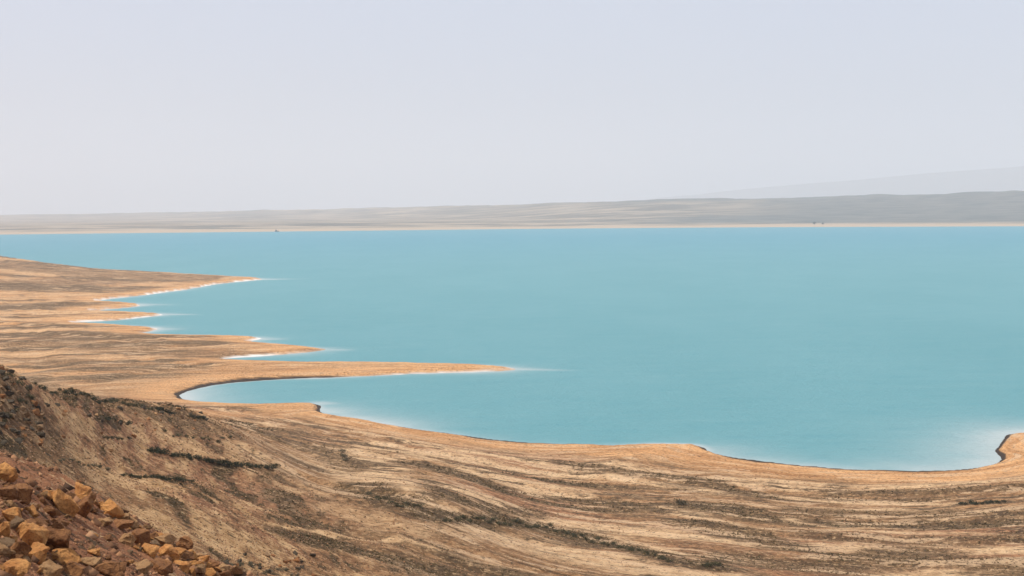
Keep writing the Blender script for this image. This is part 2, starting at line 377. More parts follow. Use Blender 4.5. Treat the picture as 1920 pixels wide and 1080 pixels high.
def bump(t, p, h, dist, strength=1.0):
    n = t.nodes.new("ShaderNodeBump"); n.inputs['Distance'].default_value = dist; n.inputs['Strength'].default_value = strength
    t.links.new(h, n.inputs['Height']); t.links.new(n.outputs[0], p.inputs['Normal'])

mg = bpy.data.materials.new("desert_ground"); t, p = nodes(mg)
n_mid = ntex(t, .45, 6, .7); n_fine = ntex(t, 3.2, 6, .75); n_grit = ntex(t, 1.3, 6, .8)
def lines(scale, along, detail):
    """noise drawn out along the old water lines"""
    gm = t.nodes.new("ShaderNodeNewGeometry"); sx = t.nodes.new("ShaderNodeSeparateXYZ"); cb = t.nodes.new("ShaderNodeCombineXYZ"); n = t.nodes.new("ShaderNodeTexNoise")
    t.links.new(gm.outputs['Position'], sx.inputs[0])
    t.links.new(mul(t, attr(t, "line"), scale), cb.inputs[0]); t.links.new(mul(t, sx.outputs[0], along), cb.inputs[1]); t.links.new(mul(t, sx.outputs[1], along), cb.inputs[2])
    t.links.new(cb.outputs[0], n.inputs['Vector']); n.inputs['Scale'].default_value = 1; n.inputs['Detail'].default_value = detail; n.inputs['Roughness'].default_value = .72
    return n.outputs['Fac']
l1 = lines(.22, .03, 6); l2 = lines(.6, .07, 5)
off = t.nodes.new('ShaderNodeMath'); off.operation = 'SUBTRACT'; off.inputs[0].default_value = 1; t.links.new(attr(t, 'hill'), off.inputs[1]); of2 = t.nodes.new('ShaderNodeMath'); of2.operation = 'SUBTRACT'; of2.inputs[0].default_value = 1; t.links.new(attr(t, 'spur'), of2.inputs[1]); offh = mul(t, off.outputs[0], of2.outputs[0])
c = mixc(t, ramp(t, n_mid, .35, .65), (.19, .09, .038), (.36, .19, .082))
c = mixc(t, mul(t, attr(t, "rust"), .8), c, mixc(t, ramp(t, n_mid, .35, .68), (.19, .075, .038), (.44, .19, .09)))
c = mixc(t, attr(t, "beach"), c, mixc(t, ramp(t, l1, .33, .64), (.38, .17, .06), (.70, .38, .165)))
c = mixc(t, mul(t, attr(t, "pale"), .9), c, mixc(t, attr(t, "hill"), mixc(t, ramp(t, n_mid, .35, .65), (.50, .30, .15), (.74, .51, .29)), mixc(t, ramp(t, n_mid, .35, .65), (.42, .235, .095), (.72, .46, .23))))
c = mixc(t, mul(t, attr(t, "scrub"), .92), c, mixc(t, ramp(t, n_mid, .36, .66), (.06, .040, .020), (.15, .088, .042)))
l3 = lines(.24, .05, 7); l4 = lines(.8, .11, 5)
ob = t.nodes.new('ShaderNodeMath'); ob.operation = 'MULTIPLY_ADD'; ob.inputs[1].default_value = -.8; ob.inputs[2].default_value = 1; t.links.new(attr(t, 'beach'), ob.inputs[0])
gate = mul(t, mul(t, offh, ob.outputs[0]), ramp(t, ntex(t, .045, 5, .65), .36, .54)); gate2 = mul(t, mul(t, offh, ob.outputs[0]), ramp(t, ntex(t, .07, 5, .65), .56, .42))
c = mixc(t, mul(t, mul(t, ramp(t, l3, .515, .565), .95), gate), c, mixc(t, n_mid, (.045, .027, .014), (.115, .066, .032)))   # dark debris lines
c = mixc(t, mul(t, mul(t, ramp(t, l3, .465, .41), .72), offh), c, mixc(t, n_mid, (.50, .31, .165), (.74, .52, .32)))          # bleached sand lines
c = mixc(t, mul(t, mul(t, ramp(t, l4, .55, .61), .45), gate2), c, (.08, .05, .026))
c = mixc(t, mul(t, mul(t, ramp(t, l4, .43, .37), .5), gate), c, (.58, .38, .21))
c = mixc(t, mul(t, ramp(t, n_grit, .535, .59), .85), c, (.07, .05, .026))     # stones and dead brush
c = mixc(t, mul(t, ramp(t, n_grit, .455, .39), .62), c, (.60, .40, .21))
c = mixc(t, mul(t, ramp(t, n_fine, .54, .72), .4), c, (.10, .06, .04))
c = mixc(t, attr(t, "wet"), c, (.045, .032, .024))
c = mixc(t, attr(t, "salt"), c, (.78, .74, .68))
t.links.new(c, p.inputs['Base Color']); p.inputs['Roughness'].default_value = .95
p.inputs['Specular IOR Level'].default_value = .12
bh = t.nodes.new("ShaderNodeMath"); bh.operation = 'ADD'; t.links.new(n_fine, bh.inputs[0]); t.links.new(mul(t, n_grit, 2.0), bh.inputs[1])
bump(t, p, bh.outputs[0], .22, .9)

mw = bpy.data.materials.new("milky_turquoise_water"); t, p = nodes(mw)
n1 = ntex(t, .012, 4, .6, (1, .5, 1)); n2 = ntex(t, .22, 6, .75, (.6, 1.5, 1)); n3 = ntex(t, .07, 8, .82, (.45, 1.3, 1))
c = mixc(t, ramp(t, n1, .3, .7), (.094, .268, .294), (.108, .284, .310))
c = mixc(t, attr(t, "deep"), c, mixc(t, ramp(t, n1, .3, .7), (.035, .222, .29), (.048, .24, .305)))
c = mixc(t, mul(t, ramp(t, n3, .5, .68), .5), c, (.058, .238, .278))  # dark sides of ripples, shading put into the water colour
c = mixc(t, mul(t, ramp(t, n3, .48, .30), .5), c, (.155, .325, .345))  # light sides of ripples, likewise put into the colour
c = mixc(t, attr(t, "shallow"), c, (.50, .52, .50))
t.links.new(c, p.inputs['Base Color']); p.inputs['Roughness'].default_value = .45; p.inputs['IOR'].default_value = 1.33
p.inputs['Specular IOR Level'].default_value = .25
bump(t, p, n2, 1.6, .8)

mf = bpy.data.materials.new("far_plain"); t, p = nodes(mf)
n1 = ntex(t, .0022, 5, .6, (1, 3.2, 1)); n2 = ntex(t, .02, 4, .6, (.4, 1.2, 1))
c = mixc(t, ramp(t, n1, .42, .58), (.11, .085, .062), (.36, .27, .185))
c = mixc(t, mul(t, ramp(t, n2, .5, .7), .5), c, (.10, .095, .07))
c = mixc(t, attr(t, "rocky"), c, mixc(t, ramp(t, n2, .35, .65), (.05, .055, .055), (.15, .135, .115)))
c = mixc(t, attr(t, "beach"), c, (.40, .29, .19))
t.links.new(c, p.inputs['Base Color']); p.inputs['Roughness'].default_value = 1; p.inputs['Specular IOR Level'].default_value = .1

# ------------------------------------------------------------------ grid sheets
def sheet(name, X, Y, Z, mat, attrs=None, keep=None, kind='structure'):
    nr, nc = X.shape
    idx = np.arange(nr * nc).reshape(nr, nc)
    q = np.stack([idx[:-1, :-1], idx[:-1, 1:], idx[1:, 1:], idx[1:, :-1]], -1).reshape(-1, 4)
    if keep is not None:
        kf = (keep[:-1, :-1] | keep[:-1, 1:] | keep[1:, 1:] | keep[1:, :-1]).ravel(); q = q[kf]
    used = np.zeros(nr * nc, bool); used[q.ravel()] = True
    re = np.cumsum(used) - 1; q = re[q]
    V = np.stack([X, Y, Z], -1).reshape(-1, 3)[used]
    me = bpy.data.meshes.new(name)
    me.vertices.add(len(V)); me.vertices.foreach_set("co", V.astype(np.float32).ravel())
    me.loops.add(len(q) * 4); me.loops.foreach_set("vertex_index", q[:, ::-1].astype(np.int32).ravel())
    me.polygons.add(len(q)); me.polygons.foreach_set("loop_start", (np.arange(len(q)) * 4).astype(np.int32))
    me.update(calc_edges=True)
    me.polygons.foreach_set("use_smooth", np.ones(len(q), bool))
    for k, a in (attrs or {}).items():
        at = me.attributes.new(k, 'FLOAT', 'POINT'); at.data.foreach_set("value", a.ravel()[used].astype(np.float32))
    me.materials.append(mat); me.validate()
    o = bpy.data.objects.new(name, me); COL.objects.link(o); o["kind"] = kind
    return o
def tag(o, label, cat, group=None):
    o["label"] = label; o["category"] = cat
    if group: o["group"] = group
    return o

g = sheet("ground", GX, GY, GZ, mg, dict(scrub=scrub, pale=pale, beach=beach, rust=rust, wet=wet, salt=salt, line=warp * (1 - fr) + fr * (DD + .35 * SS), hill=hillm, spur=spurm), keep=(SS > -12))
g["label"] = "bare orange and brown desert shore with pale washes and scrub bands"

# water: one sheet from the bays to the far shore
WT = np.linspace(-0.80, 0.80, 760); WD = np.r_[np.exp(np.linspace(math.log(180), math.log(1500), 620, endpoint=False)), np.exp(np.linspace(math.log(1500), math.log(5600), 70))]
wt, wd = np.meshgrid(WT, WD); WX, WY = wd * np.sin(wt), wd * np.cos(wt)
ws, wb, wsl = shore_field(WX, WY)
wn = fbm(WX / 14, WY / 14, seed=160, octv=3)
ragged = ws + 1.6 * fbm(WX / 9, WY / 9, seed=161, octv=4, gain=.6)
near_w = 1 - sstep(380, 520, wd)
sh = np.exp(-np.maximum(-ragged, 0) / (np.minimum(wsl, 9) * (.55 + .45 * near_w))) * (0.66 + .5 * wn)
def shoal(pts, w, amt):
    global sh
    W = np.array([on_level(*q) for q in pts]); L = len(W) - 1; best = np.zeros(WX.shape)
    for i in range(L):
        (ax, ay), (bx, by) = W[i], W[i + 1]; ex, ey = bx - ax, by - ay
        tt = np.clip(((WX - ax) * ex + (WY - ay) * ey) / (ex * ex + ey * ey), 0, 1)
        dd = np.hypot(WX - ax - tt * ex, WY - ay - tt * ey); f = 1 - (i + tt) / L
        best = np.maximum(best, amt * f ** .8 * np.exp(-(dd / (w * (.45 + .55 * f))) ** 2))
    sh = np.maximum(sh, best * (.66 + .3 * wn))
for pts, w, a in [([(955, 692), (1020, 693.5), (1090, 695)], 5, .9), ([(600, 655.5), (640, 656), (670, 656.5)], 6, .9), ([(484, 636), (550, 635.5)], 6, .9),
                  ([(298, 617.5), (360, 617)], 7, .9), ([(298, 589.5), (385, 590)], 7, .9), ([(262, 571), (340, 572)], 8, .9), ([(485, 524), (590, 522.5)], 10, .9),
                  ([(600, 757), (650, 757)], 5, .9), ]:
    shoal(pts, w, a)
def milky(pts, reach, amt):
    """stirred-up salt water hugging a stretch of shore"""
    global sh
    W = np.array([on_level(*q) for q in pts]); dd = np.full(WX.shape, 1e9)
    for (ax, ay), (bx, by) in zip(W[:-1], W[1:]):
        ex, ey = bx - ax, by - ay; tt = np.clip(((WX - ax) * ex + (WY - ay) * ey) / (ex * ex + ey * ey), 0, 1)
        dd = np.minimum(dd, np.hypot(WX - ax - tt * ex, WY - ay - tt * ey))
    sh = np.maximum(sh, amt * np.exp(-(dd / reach) ** 1.2) * (.9 + .35 * wn))
milky([(1760, 889), (1820, 884), (1860, 873), (1879, 862), (1871, 846), (1878, 829), (1894, 817), (1930, 811)], 14, .85)
milky([(1334, 851), (1370, 862), (1420, 869)], 9, .7)
milky([(332, 741), (345, 735), (350, 751)], 11, .8)
milky([(604, 770), (680, 788), (740, 800)], 9, .75)
deep = sstep(900, 3200, wd)
wz = np.zeros(WX.shape)
w = sheet("lake_water", WX, WY, wz, mw, dict(shallow=np.clip(sh, 0, .9), deep=deep), keep=(ws < 14))
w["label"] = "flat milky turquoise lake"

# far shore: beach, plain and the long low ridge
FT = np.linspace(-0.80, 0.80, 420); FD = np.r_[np.linspace(4150, 5200, 60, endpoint=False), np.linspace(5200, 15000, 170)]
ft, fd = np.meshgrid(FT, FD); FX, FY = fd * np.sin(ft), fd * np.cos(ft)
edge = 4330 + 60 * fbm(FX / 900, FX * 0, seed=170, octv=3) + 60 * np.sin(ft * 9)
u = fd - edge
ridge_h = np.interp(ft, [-.8, -.37, -.2, 0, .1, .2, .3, .36, .42, .8], [40, 44, 64, 84, 92, 103, 118, 128, 122, 110])
lf = sstep(.12, -.34, ft) if False else 1 - sstep(-.34, .12, ft)
prof = sstep(0, 1, (u - 300 - 2600 * lf) / (2300 + 4200 * lf))
fz = 5 * sstep(0, 120, u) + 14 * sstep(60, 900, u) + ridge_h * prof ** 1.3 * (0.9 + .10 * fbm(FX / 800, FY / 800, seed=171, octv=4)) + 14 * prof * fbm(FX / 260, FY / 260, seed=172, octv=4)
fz = np.where(u > 0, fz, u * .02) - 160 * sstep(8200 + 4800 * lf, 9900 + 5000 * lf, fd)
fbeach = (1 - sstep(90, 330, u + 90 * fbm(FX / 300, FY / 300, seed=173, octv=3)))
rocky = sstep(.02, .26, ft + .10 * fbm(FX / 900, FY / 500, seed=174, octv=4)) * sstep(160, 520, u) + .45 * prof * sstep(-.1, .1, fbm(FX / 700, FY / 300, seed=175, octv=4))
far = sheet("far_shore", FX, FY, fz, mf, dict(beach=fbeach, rocky=np.clip(rocky, 0, 1)))
far["label"] = "low hazy grey far shore and long ridge beyond the lake"
# faint mountains
MT = np.linspace(-0.5, 0.8, 260); MD = np.linspace(21000, 27000, 40)
mt, md = np.meshgrid(MT, MD); MX, MY = md * np.sin(mt), md * np.cos(mt)
mh = np.interp(mt, [-.5, .02, .1, .18, .26, .37, .5, .8], [60, 90, 260, 440, 590, 760, 800, 750])
pm = np.exp(-((md - 24000) / 1500.0) ** 2)
mz = mh * pm * (1 + .10 * fbm(MX / 2600, MY / 2600, seed=180, octv=4)) - 2
mo = sheet("mountains", MX, MY, mz, mf, dict(beach=mz * 0, rocky=mz * 0 + 1))
mo["label"] = "very faint hazy mountains above the far ridge"

# ------------------------------------------------------------------ boulders on the spur
def rock_mat(name, a, b, c2):
    m = bpy.data.materials.new(name); t, p = nodes(m)
    tc = t.nodes.new("ShaderNodeTexCoord"); oi = t.nodes.new("ShaderNodeObjectInfo")
    def nn(s, d, r):
        n = t.nodes.new("ShaderNodeTexNoise"); n.noise_dimensions = '4D'; n.inputs['Scale'].default_value = s; n.inputs['Detail'].default_value = d; n.inputs['Roughness'].default_value = r
        t.links.new(tc.outputs['Object'], n.inputs['Vector']); t.links.new(mul(t, oi.outputs['Random'], 40.0), n.inputs['W']); return n.outputs['Fac']
    n1 = nn(4, 6, .7); n2 = nn(15, 6, .75)
    col = mixc(t, ramp(t, n1, .35, .65), a, b)
    col = mixc(t, mul(t, ramp(t, n2, .48, .64), .55), col, c2)
    t.links.new(col, p.inputs['Base Color']); p.inputs['Roughness'].default_value = .9; p.inputs['Specular IOR Level'].default_value = .2
    bump(t, p, n2, .16, 1.0); return m
RM = dict(orange=rock_mat("orange_sandstone", (.60, .245, .07), (.80, .39, .125), (.26, .10, .04)),
          tan=rock_mat("tan_sandstone", (.44, .23, .095), (.60, .35, .16), (.22, .11, .05)),
          brown=rock_mat("brown_sandstone", (.28, .12, .046), (.44, .20, .072), (.11, .05, .026)),
          dark=rock_mat("dark_basalt", (.06, .046, .03), (.13, .098, .062), (.035, .027, .018)),
          grey=rock_mat("grey_limestone", (.27, .155, .075), (.40, .25, .13), (.11, .065, .036)))
def rock_mesh(name, seed, dims, npts=15, cut=.3):
    r = np.random.default_rng(seed); bm = bmesh.new()
    P = r.normal(size=(npts, 3)); P /= np.linalg.norm(P, axis=1)[:, None]
    P = np.sign(P) * np.abs(P) ** (1 - cut)                  # pushed towards a block
    P /= np.abs(P).max(1)[:, None] ** .6
    P *= r.uniform(.82, 1.0, (npts, 1))
    for q in P: bm.verts.new((q[0] * dims[0] / 2, q[1] * dims[1] / 2, q[2] * dims[2] / 2))
    bmesh.ops.convex_hull(bm, input=bm.verts[:], use_existing_faces=False)
    bmesh.ops.delete(bm, geom=[v for v in bm.verts if not v.link_faces], context='VERTS')
    bmesh.ops.dissolve_limit(bm, angle_limit=math.radians(14), verts=bm.verts[:], edges=bm.edges[:])
    bmesh.ops.bevel(bm, geom=bm.edges[:], offset=.022 * min(dims), segments=1, profile=.6, affect='EDGES', clamp_overlap=True)
    bmesh.ops.triangulate(bm, faces=[f for f in bm.faces if len(f.verts) > 4])
    bmesh.ops.subdivide_edges(bm, edges=[e for e in bm.edges if e.calc_length() > .3 * max(dims)], cuts=1)
    m = max(dims)
    for _ in range(2 if npts > 14 else 1):
        bmesh.ops.triangulate(bm, faces=bm.faces[:])
        bmesh.ops.subdivide_edges(bm, edges=[e for e in bm.edges if e.calc_length() > .16 * m], cuts=1)
    bmesh.ops.triangulate(bm, faces=bm.faces[:]); bm.normal_update()
    for v in bm.verts:
        n = v.normal; k = .7 * float(noise3(v.co.x / m * 11, v.co.y / m * 11, v.co.z / m * 11 + seed, seed=6)) + float(noise3(v.co.x / m * 5, v.co.y / m * 5, v.co.z / m * 5 + seed, seed=5))
        v.co += n * (.035 * m * k)
    for f in bm.faces: f.smooth = False
    me = bpy.data.meshes.new(name); bm.to_mesh(me); bm.free(); return me
def boulder(px, py, wpx, hpx, depth, mat, tilt, label, seed, roll=0.0, sink=.2, name="boulder", group=None, zr=None):
    """px, py: where its foot meets the ground; wpx, hpx: how large it looks"""
    x, y, z, d = hit(px, py)
    wm, hm = 1.15 * wpx * d / FPX, 1.18 * hpx * d / FPX
    me = rock_mesh(name, seed, (wm, wm * depth, hm * 1.15)); me.materials.append(RM[mat])
    o = bpy.data.objects.new(name, me); COL.objects.link(o)
    o.rotation_euler = (math.radians(tilt), math.radians(roll), math.radians(random.uniform(-40, 40) if zr is None else zr))
    o.location = (x, y, z + hm * (.5 - sink))
    tag(o, label, "rock", group); return o
# foot x, y, width, height, depth ratio, stone, tilt, lean, label
B = [(122, 958, 62, 34, .36, 'orange', -42, 50, "largest pale orange slab leaning on the crest of the rocky spur"),
     (160, 972, 34, 48, .8, 'brown', 10, 34, "brown block tucked against the lower side of the leaning orange slab"),
     (152, 935, 40, 26, .8, 'orange', 8, 25, "orange block showing behind the top of the leaning slab"),
     (212, 974, 44, 34, .9, 'orange', 6, 8, "round topped orange boulder standing alone downhill of the leaning slab"),
     (178, 948, 16, 12, .9, 'tan', 0, 0, "small tan stone between the leaning slab and the round orange boulder"),
     (196, 986, 26, 11, 1., 'tan', 4, 5, "flat tan stone under the round orange boulder"),
     (226, 992, 40, 13, 1., 'brown', 2, 4, "long brown ledge stone just below the round orange boulder"),
     (246, 990, 24, 16, .9, 'tan', 10, 12, "pale tan stone on the skyline of the spur beyond the ledge stone"),
     (238, 1022, 30, 26, .9, 'tan', 10, 20, "tan block on the spur's edge below the ledge stone"),
     (262, 1025, 34, 34, .9, 'brown', 6, 14, "dark brown block at the head of the jumbled heap on the spur"),
     (282, 1042, 34, 18, 1., 'orange', 14, 18, "orange slab wedged in the dark hollow of the heap"),
     (305, 1024, 44, 26, .9, 'tan', 5, 8, "wide tan capstone roofing the dark hollow of the heap"),
     (318, 1050, 38, 26, 1., 'orange', 8, -6, "orange boulder at the foot of the jumbled heap"),
     (346, 1036, 32, 28, .9, 'brown', 4, 20, "brown block at the downhill end of the jumbled heap"),
     (372, 1056, 26, 16, 1.1, 'tan', 4, 10, "flat tan stone beyond the downhill end of the heap"),
     (300, 1072, 40, 22, 1., 'brown', 0, 6, "low dark boulder below the heap near the picture's bottom edge"),
     (262, 1066, 44, 14, 1.1, 'tan', 4, 14, "long tan stone sloping below the heap"),
     (20, 982, 32, 28, .9, 'orange', 4, -8, "square orange block among dark gaps at the left border"),
     (48, 1004, 42, 28, .9, 'brown', 12, 10, "brown block just right of the square orange block"),
     (60, 1022, 58, 40, .8, 'orange', 10, 14, "large orange block with a shaded right side low on the spur"),
     (100, 1036, 52, 46, .9, 'brown', 8, 18, "big dark brown boulder right of the large orange block"),
     (8, 1008, 28, 30, .9, 'orange', 6, 0, "orange boulder cut by the left border below the square block"),
     (10, 902, 40, 28, .9, 'orange', 10, 22, "orange block cut by the left border at the top of the spur"),
     (12, 938, 36, 26, .9, 'brown', 6, 8, "dark brown boulder at the left border below the top block"),
     (42, 942, 36, 28, .9, 'brown', 10, 20, "round brown boulder on the upper spur left of the leaning slab"),
     (26, 956, 26, 18, .9, 'tan', 0, 0, "small tan block under the round brown boulder"),
     (70, 1056, 46, 30, .9, 'orange', 14, 8, "bright orange block low in the left corner below the big brown boulder"),
     (122, 1056, 46, 22, .9, 'orange', 16, 26, "long orange slab in the left corner pointing downhill"),
     (34, 1048, 30, 34, .7, 'brown', 0, 40, "brown splinter standing on edge in the left corner"),
     (96, 1082, 40, 26, 1., 'tan', 8, 10, "pale tan block cut by the picture's bottom edge in the left corner"),
     (30, 1080, 44, 24, 1., 'orange', 4, 4, "flat orange stone cut by the bottom edge nearest the left corner"),
     (136, 1078, 40, 24, 1., 'brown', 4, 14, "dark brown stone at the bottom edge right of the pale tan block"),
     (170, 1064, 34, 18, 1., 'tan', 6, 10, "tan stone lying alone on the red gravel near the bottom edge"),
     (206, 1082, 50, 30, 1., 'brown', 6, 10, "dark boulder at the bottom edge in the middle of the red gravel"),
     (178, 1042, 22, 12, 1., 'orange', 6, 10, "small orange stone on the red gravel slope below the leaning slab"),
     (398, 1066, 30, 20, .9, 'brown', 6, 16, "brown stone on the spur's edge past the flat tan stones"),
     (420, 1076, 26, 16, .9, 'tan', 6, 10, "tan stone farthest down the spur before the grey scrub"),
     (342, 1072, 34, 16, 1., 'orange', 6, 6, "flat orange stone below the downhill end of the heap")]
for i, b in enumerate(B):
    boulder(b[0], b[1], b[2], b[3], b[4], b[5], b[6], b[8], 300 + i, roll=b[7], zr=14 if i == 0 else None)

# smaller loose stones one can still tell apart
small = [rock_mesh("stone", 700 + i, (1, .8 + .05 * i, .62), npts=12) for i in range(6)]
SMM = {}
def stone(x, y, size, mat, label, group):
    i = random.randrange(6); key = (i, mat)
    if key not in SMM:
        m = small[i].copy(); m.materials.append(RM[mat]); SMM[key] = m
    o = bpy.data.objects.new("stone", SMM[key]); COL.objects.link(o)
    o.scale = (size, size, size); o.rotation_euler = (random.uniform(-.4, .4), random.uniform(-.4, .4), random.uniform(0, 6.3))
    o.location = (x, y, ground_z(x, y) + size * .16); tag(o, label, "rock", group)
def crest_y(px):
    return float(np.interp(px, [0, 70, 130, 190, 240, 300, 360, 430, 500], [884, 900, 918, 944, 970, 1008, 1046, 1068, 1090]))
zones = [(52, (0, 150), lambda px: random.uniform(905, 1078), "fist to head sized stone loose among the orange boulders in the left corner", "stones between the boulders in the left corner"),
         (46, (130, 430), lambda px: crest_y(px) + random.uniform(2, 30), "small stone strewn along the crest of the rocky spur", "stones along the crest of the spur"),
         (26, (130, 360), lambda px: random.uniform(max(crest_y(px) + 26, 960), 1080), "small stone scattered on the red gravel slope", "stones on the red gravel slope")]
zones += [(44, (0, 120), lambda px: random.uniform(930, 1080), 'rough block packed among the large boulders in the left corner', 'blocks packed in the left corner'),
          (46, (230, 500), lambda px: crest_y(px) + random.uniform(4, 36), 'rough block packed into the jumbled heap on the spur', 'blocks packed into the heap')]
for n, (a, b), fy, lab, gr in zones:
    big = 1.9 if 'packed' in lab else 1.0
    for _ in range(n):
        px = random.uniform(a, b); py = fy(px)
        if py > 1085: continue
        x, y, z, d = hit(px, py)
        if d > 60: continue
        stone(x, y, big * random.uniform(9, 20) * d / FPX, random.choice(['orange', 'orange', 'brown', 'brown', 'brown', 'tan', 'grey']), lab, gr)

def hill_stones(n, xr, yr, pxs, mats, lab, gr):
    for _ in range(n):
        px = random.uniform(*xr); py = random.uniform(*yr); x, y, z, d = hit(px, py, dmin=70)
        if d < 60 or d > 260: continue
        stone(x, y, random.uniform(*pxs) * d / FPX, random.choice(mats), lab, gr)
hill_stones(70, (0, 80), (692, 840), (8, 20), ['grey', 'dark', 'dark', 'brown'], 'dark grey stone on the rough hump at the left border', 'stones on the rough hump')
hill_stones(30, (60, 390), (712, 800), (7, 14), ['dark', 'dark', 'grey'], 'dark stone on the upper hillside near its crest', 'dark stones near the crest')
hill_stones(34, (400, 600), (1040, 1082), (7, 15), ['dark', 'brown', 'grey'], 'stone trailing down the slope past the end of the rocky spur', 'stones trailing past the spur')
hill_stones(30, (80, 420), (760, 880), (6, 12), ['brown', 'grey', 'tan'], 'small stone lying on the open hillside between the shrubs', 'stones on the open hillside')

# ------------------------------------------------------------------ scattered masses (nobody could count them)
def tuft_mass(name, pts, sizes, mat, kind, shade):
    """many small clumps of blades / chips in one mesh"""
    V, F, Cc = [], [], []
    N = len(pts); r = RNG
    if kind == 'chip':       # irregular little tetra-ish stones: 5 vertices, 6 faces
        base = np.array([[1, 0, 0], [-.5, .87, 0], [-.5, -.87, 0], [0, 0, .75], [0, 0, -.6]])
        faces = np.array([[0, 1, 3], [1, 2, 3], [2, 0, 3], [1, 0, 4], [2, 1, 4], [0, 2, 4]])
        P = base[None] * r.uniform(.6, 1.25, (N, 5, 3)) * sizes[:, None, None]
        a = r.uniform(0, 6.28, N); ca, sa = np.cos(a), np.sin(a)
        X = P[..., 0] * ca[:, None] - P[..., 1] * sa[:, None]; Y = P[..., 0] * sa[:, None] + P[..., 1] * ca[:, None]
        V = np.stack([X, Y, P[..., 2]], -1) + pts[:, None]
        Fc = (faces[None] + np.arange(N)[:, None, None] * 5).reshape(-1, 3); nv = 5
    else:                    # leaf clumps: seven small leaf faces through a low dome
        K = 7
        cdir = r.normal(size=(N, K, 3)); cdir[..., 2] = np.abs(cdir[..., 2]) * .8; cdir /= np.linalg.norm(cdir, axis=2)[..., None]
        cen = cdir * r.uniform(.25, .95, (N, K, 1)) * np.array([1, 1, .75])
        tri = r.normal(size=(N, K, 3, 3)) * .34
        V = (cen[:, :, None] + tri) * sizes[:, None, None, None]; V[..., 2] = np.maximum(V[..., 2], -.05)
        V = (V + pts[:, None, None]).reshape(N, K * 3, 3); nv = K * 3
        Fc = np.arange(N * K * 3).reshape(-1, 3)
    V = V.reshape(-1, 3)
    me = bpy.data.meshes.new(name); me.vertices.add(len(V)); me.vertices.foreach_set("co", V.astype(np.float32).ravel())
    me.loops.add(Fc.size); me.loops.foreach_set("vertex_index", Fc.astype(np.int32).ravel())
    me.polygons.add(len(Fc)); me.polygons.foreach_set("loop_start", (np.arange(len(Fc)) * 3).astype(np.int32)); me.update(calc_edges=True)
    at = me.attributes.new("tone", 'FLOAT', 'POINT'); at.data.foreach_set("value", np.repeat(shade, nv).astype(np.float32))
    me.materials.append(mat); me.validate()
    o = bpy.data.objects.new(name, me); COL.objects.link(o); o["kind"] = "stuff"; return o
def toned(name, cols, rough=.95):
    m = bpy.data.materials.new(name); t, p = nodes(m)
    cr = t.nodes.new("ShaderNodeValToRGB"); t.links.new(attr(t, "tone"), cr.inputs[0]); el = cr.color_ramp.elements
    while len(el) < len(cols): el.new(.5)
    for i, cc in enumerate(cols): el[i].position = i / (len(cols) - 1); el[i].color = (*cc, 1)
    n = ntex(t, 6, 3)
    cf = mixc(t, mul(t, n, .35), cr.outputs[0], (.10, .08, .05))
    t.links.new(cf, p.inputs['Base Color']); p.inputs['Roughness'].default_value = rough; p.inputs['Specular IOR Level'].default_value = .1
    return m
M_scrub = toned("dry_scrub", [(.048, .045, .019), (.085, .064, .028), (.145, .092, .042), (.22, .14, .065)])
M_chip = toned("gravel_chips", [(.06, .03, .018), (.20, .09, .042), (.42, .21, .10), (.58, .38, .23)])

def scatter(n, prob, dmin, dmax):
    """n spots on the ground sheet, denser where prob is high (even per unit of view, so nearer ground gets more)"""
    rm = np.nonzero((DR > dmin) & (DR < dmax))[0]; cm = np.nonzero((TH > -.42) & (TH < .42))[0]
    pr = prob[np.ix_(rm, cm)].copy()
    # cells the eye can see
    e = (GZ[:, cm] - H) / DR[:, None]; hor = np.maximum.accumulate(np.where(DR[:, None] > 14, e, -9), 0)
    vis = (e >= hor - .004)[rm]
    pr = pr * vis; area = (np.gradient(DR)[rm] * DR[rm])[:, None]; area = area * (1 / DR[rm, None] ** 1.6)
    pr = (pr * area).ravel(); pr /= pr.sum()
    k = RNG.choice(len(pr), n, p=pr); i = rm[k // len(cm)]; j = cm[k % len(cm)]
    fi = RNG.uniform(0, 1, n); fj = RNG.uniform(0, 1, n); i = np.minimum(i, len(DR) - 2); j = np.minimum(j, len(TH) - 2)
    d = DR[i] * (1 - fi) + DR[i + 1] * fi; th = TH[j] * (1 - fj) + TH[j + 1] * fj
    z = (GZ[i, j] * (1 - fi) + GZ[i + 1, j] * fi) * (1 - fj) + (GZ[i, j + 1] * (1 - fi) + GZ[i + 1, j + 1] * fi) * fj
    return np.c_[d * np.sin(th), d * np.cos(th), z], d, scrub[i, j]
prob = (scrub ** 1.5 * (.55 + .45 * hillm) + .006 + .10 * hillm) * sstep(6, 18, SS) * (1 - beach) * (1 - .8 * pale) * (1 - spurm)
P, d, sc_ = scatter(30000, prob, 75, 430)
sz = RNG.uniform(.10, .30, len(P)) * (.6 + .4 * sc_) * np.clip(d / 200, .45, 1.5)
o = tuft_mass("scrub", P, sz, M_scrub, 'leaf', np.clip(RNG.beta(2, 2, len(P)) * 1.1 - .25 * (sc_ - .5), 0, 1))
o["label"] = "dry olive and brown scrub covering the hillside and the bands of the flats"
prob = (1 - .5 * scrub) * sstep(3, 12, SS) * (1 - spurm) * (.03 + hillm + .08 * pale)
P, d, sc_ = scatter(26000, prob, 75, 400)
sz = RNG.uniform(.04, .2, len(P)) * np.clip(d / 180, .5, 1.5)
o = tuft_mass("gravel", P, sz, M_chip, 'chip', RNG.uniform(0, 1, len(P)) ** 1.2)
o["label"] = "loose pale and rusty gravel over the hillside and flats"
P, d, _ = scatter(26000, spurm * sstep(12, 18, DD), 14, 60)
sz = (RNG.pareto(1.8, len(P)) * .016 + .016).clip(0, .2)
o = tuft_mass("rubble", P, sz, M_chip, 'chip', RNG.uniform(0, .75, len(P)))
o["label"] = "red brown gravel and rubble covering the rocky spur"

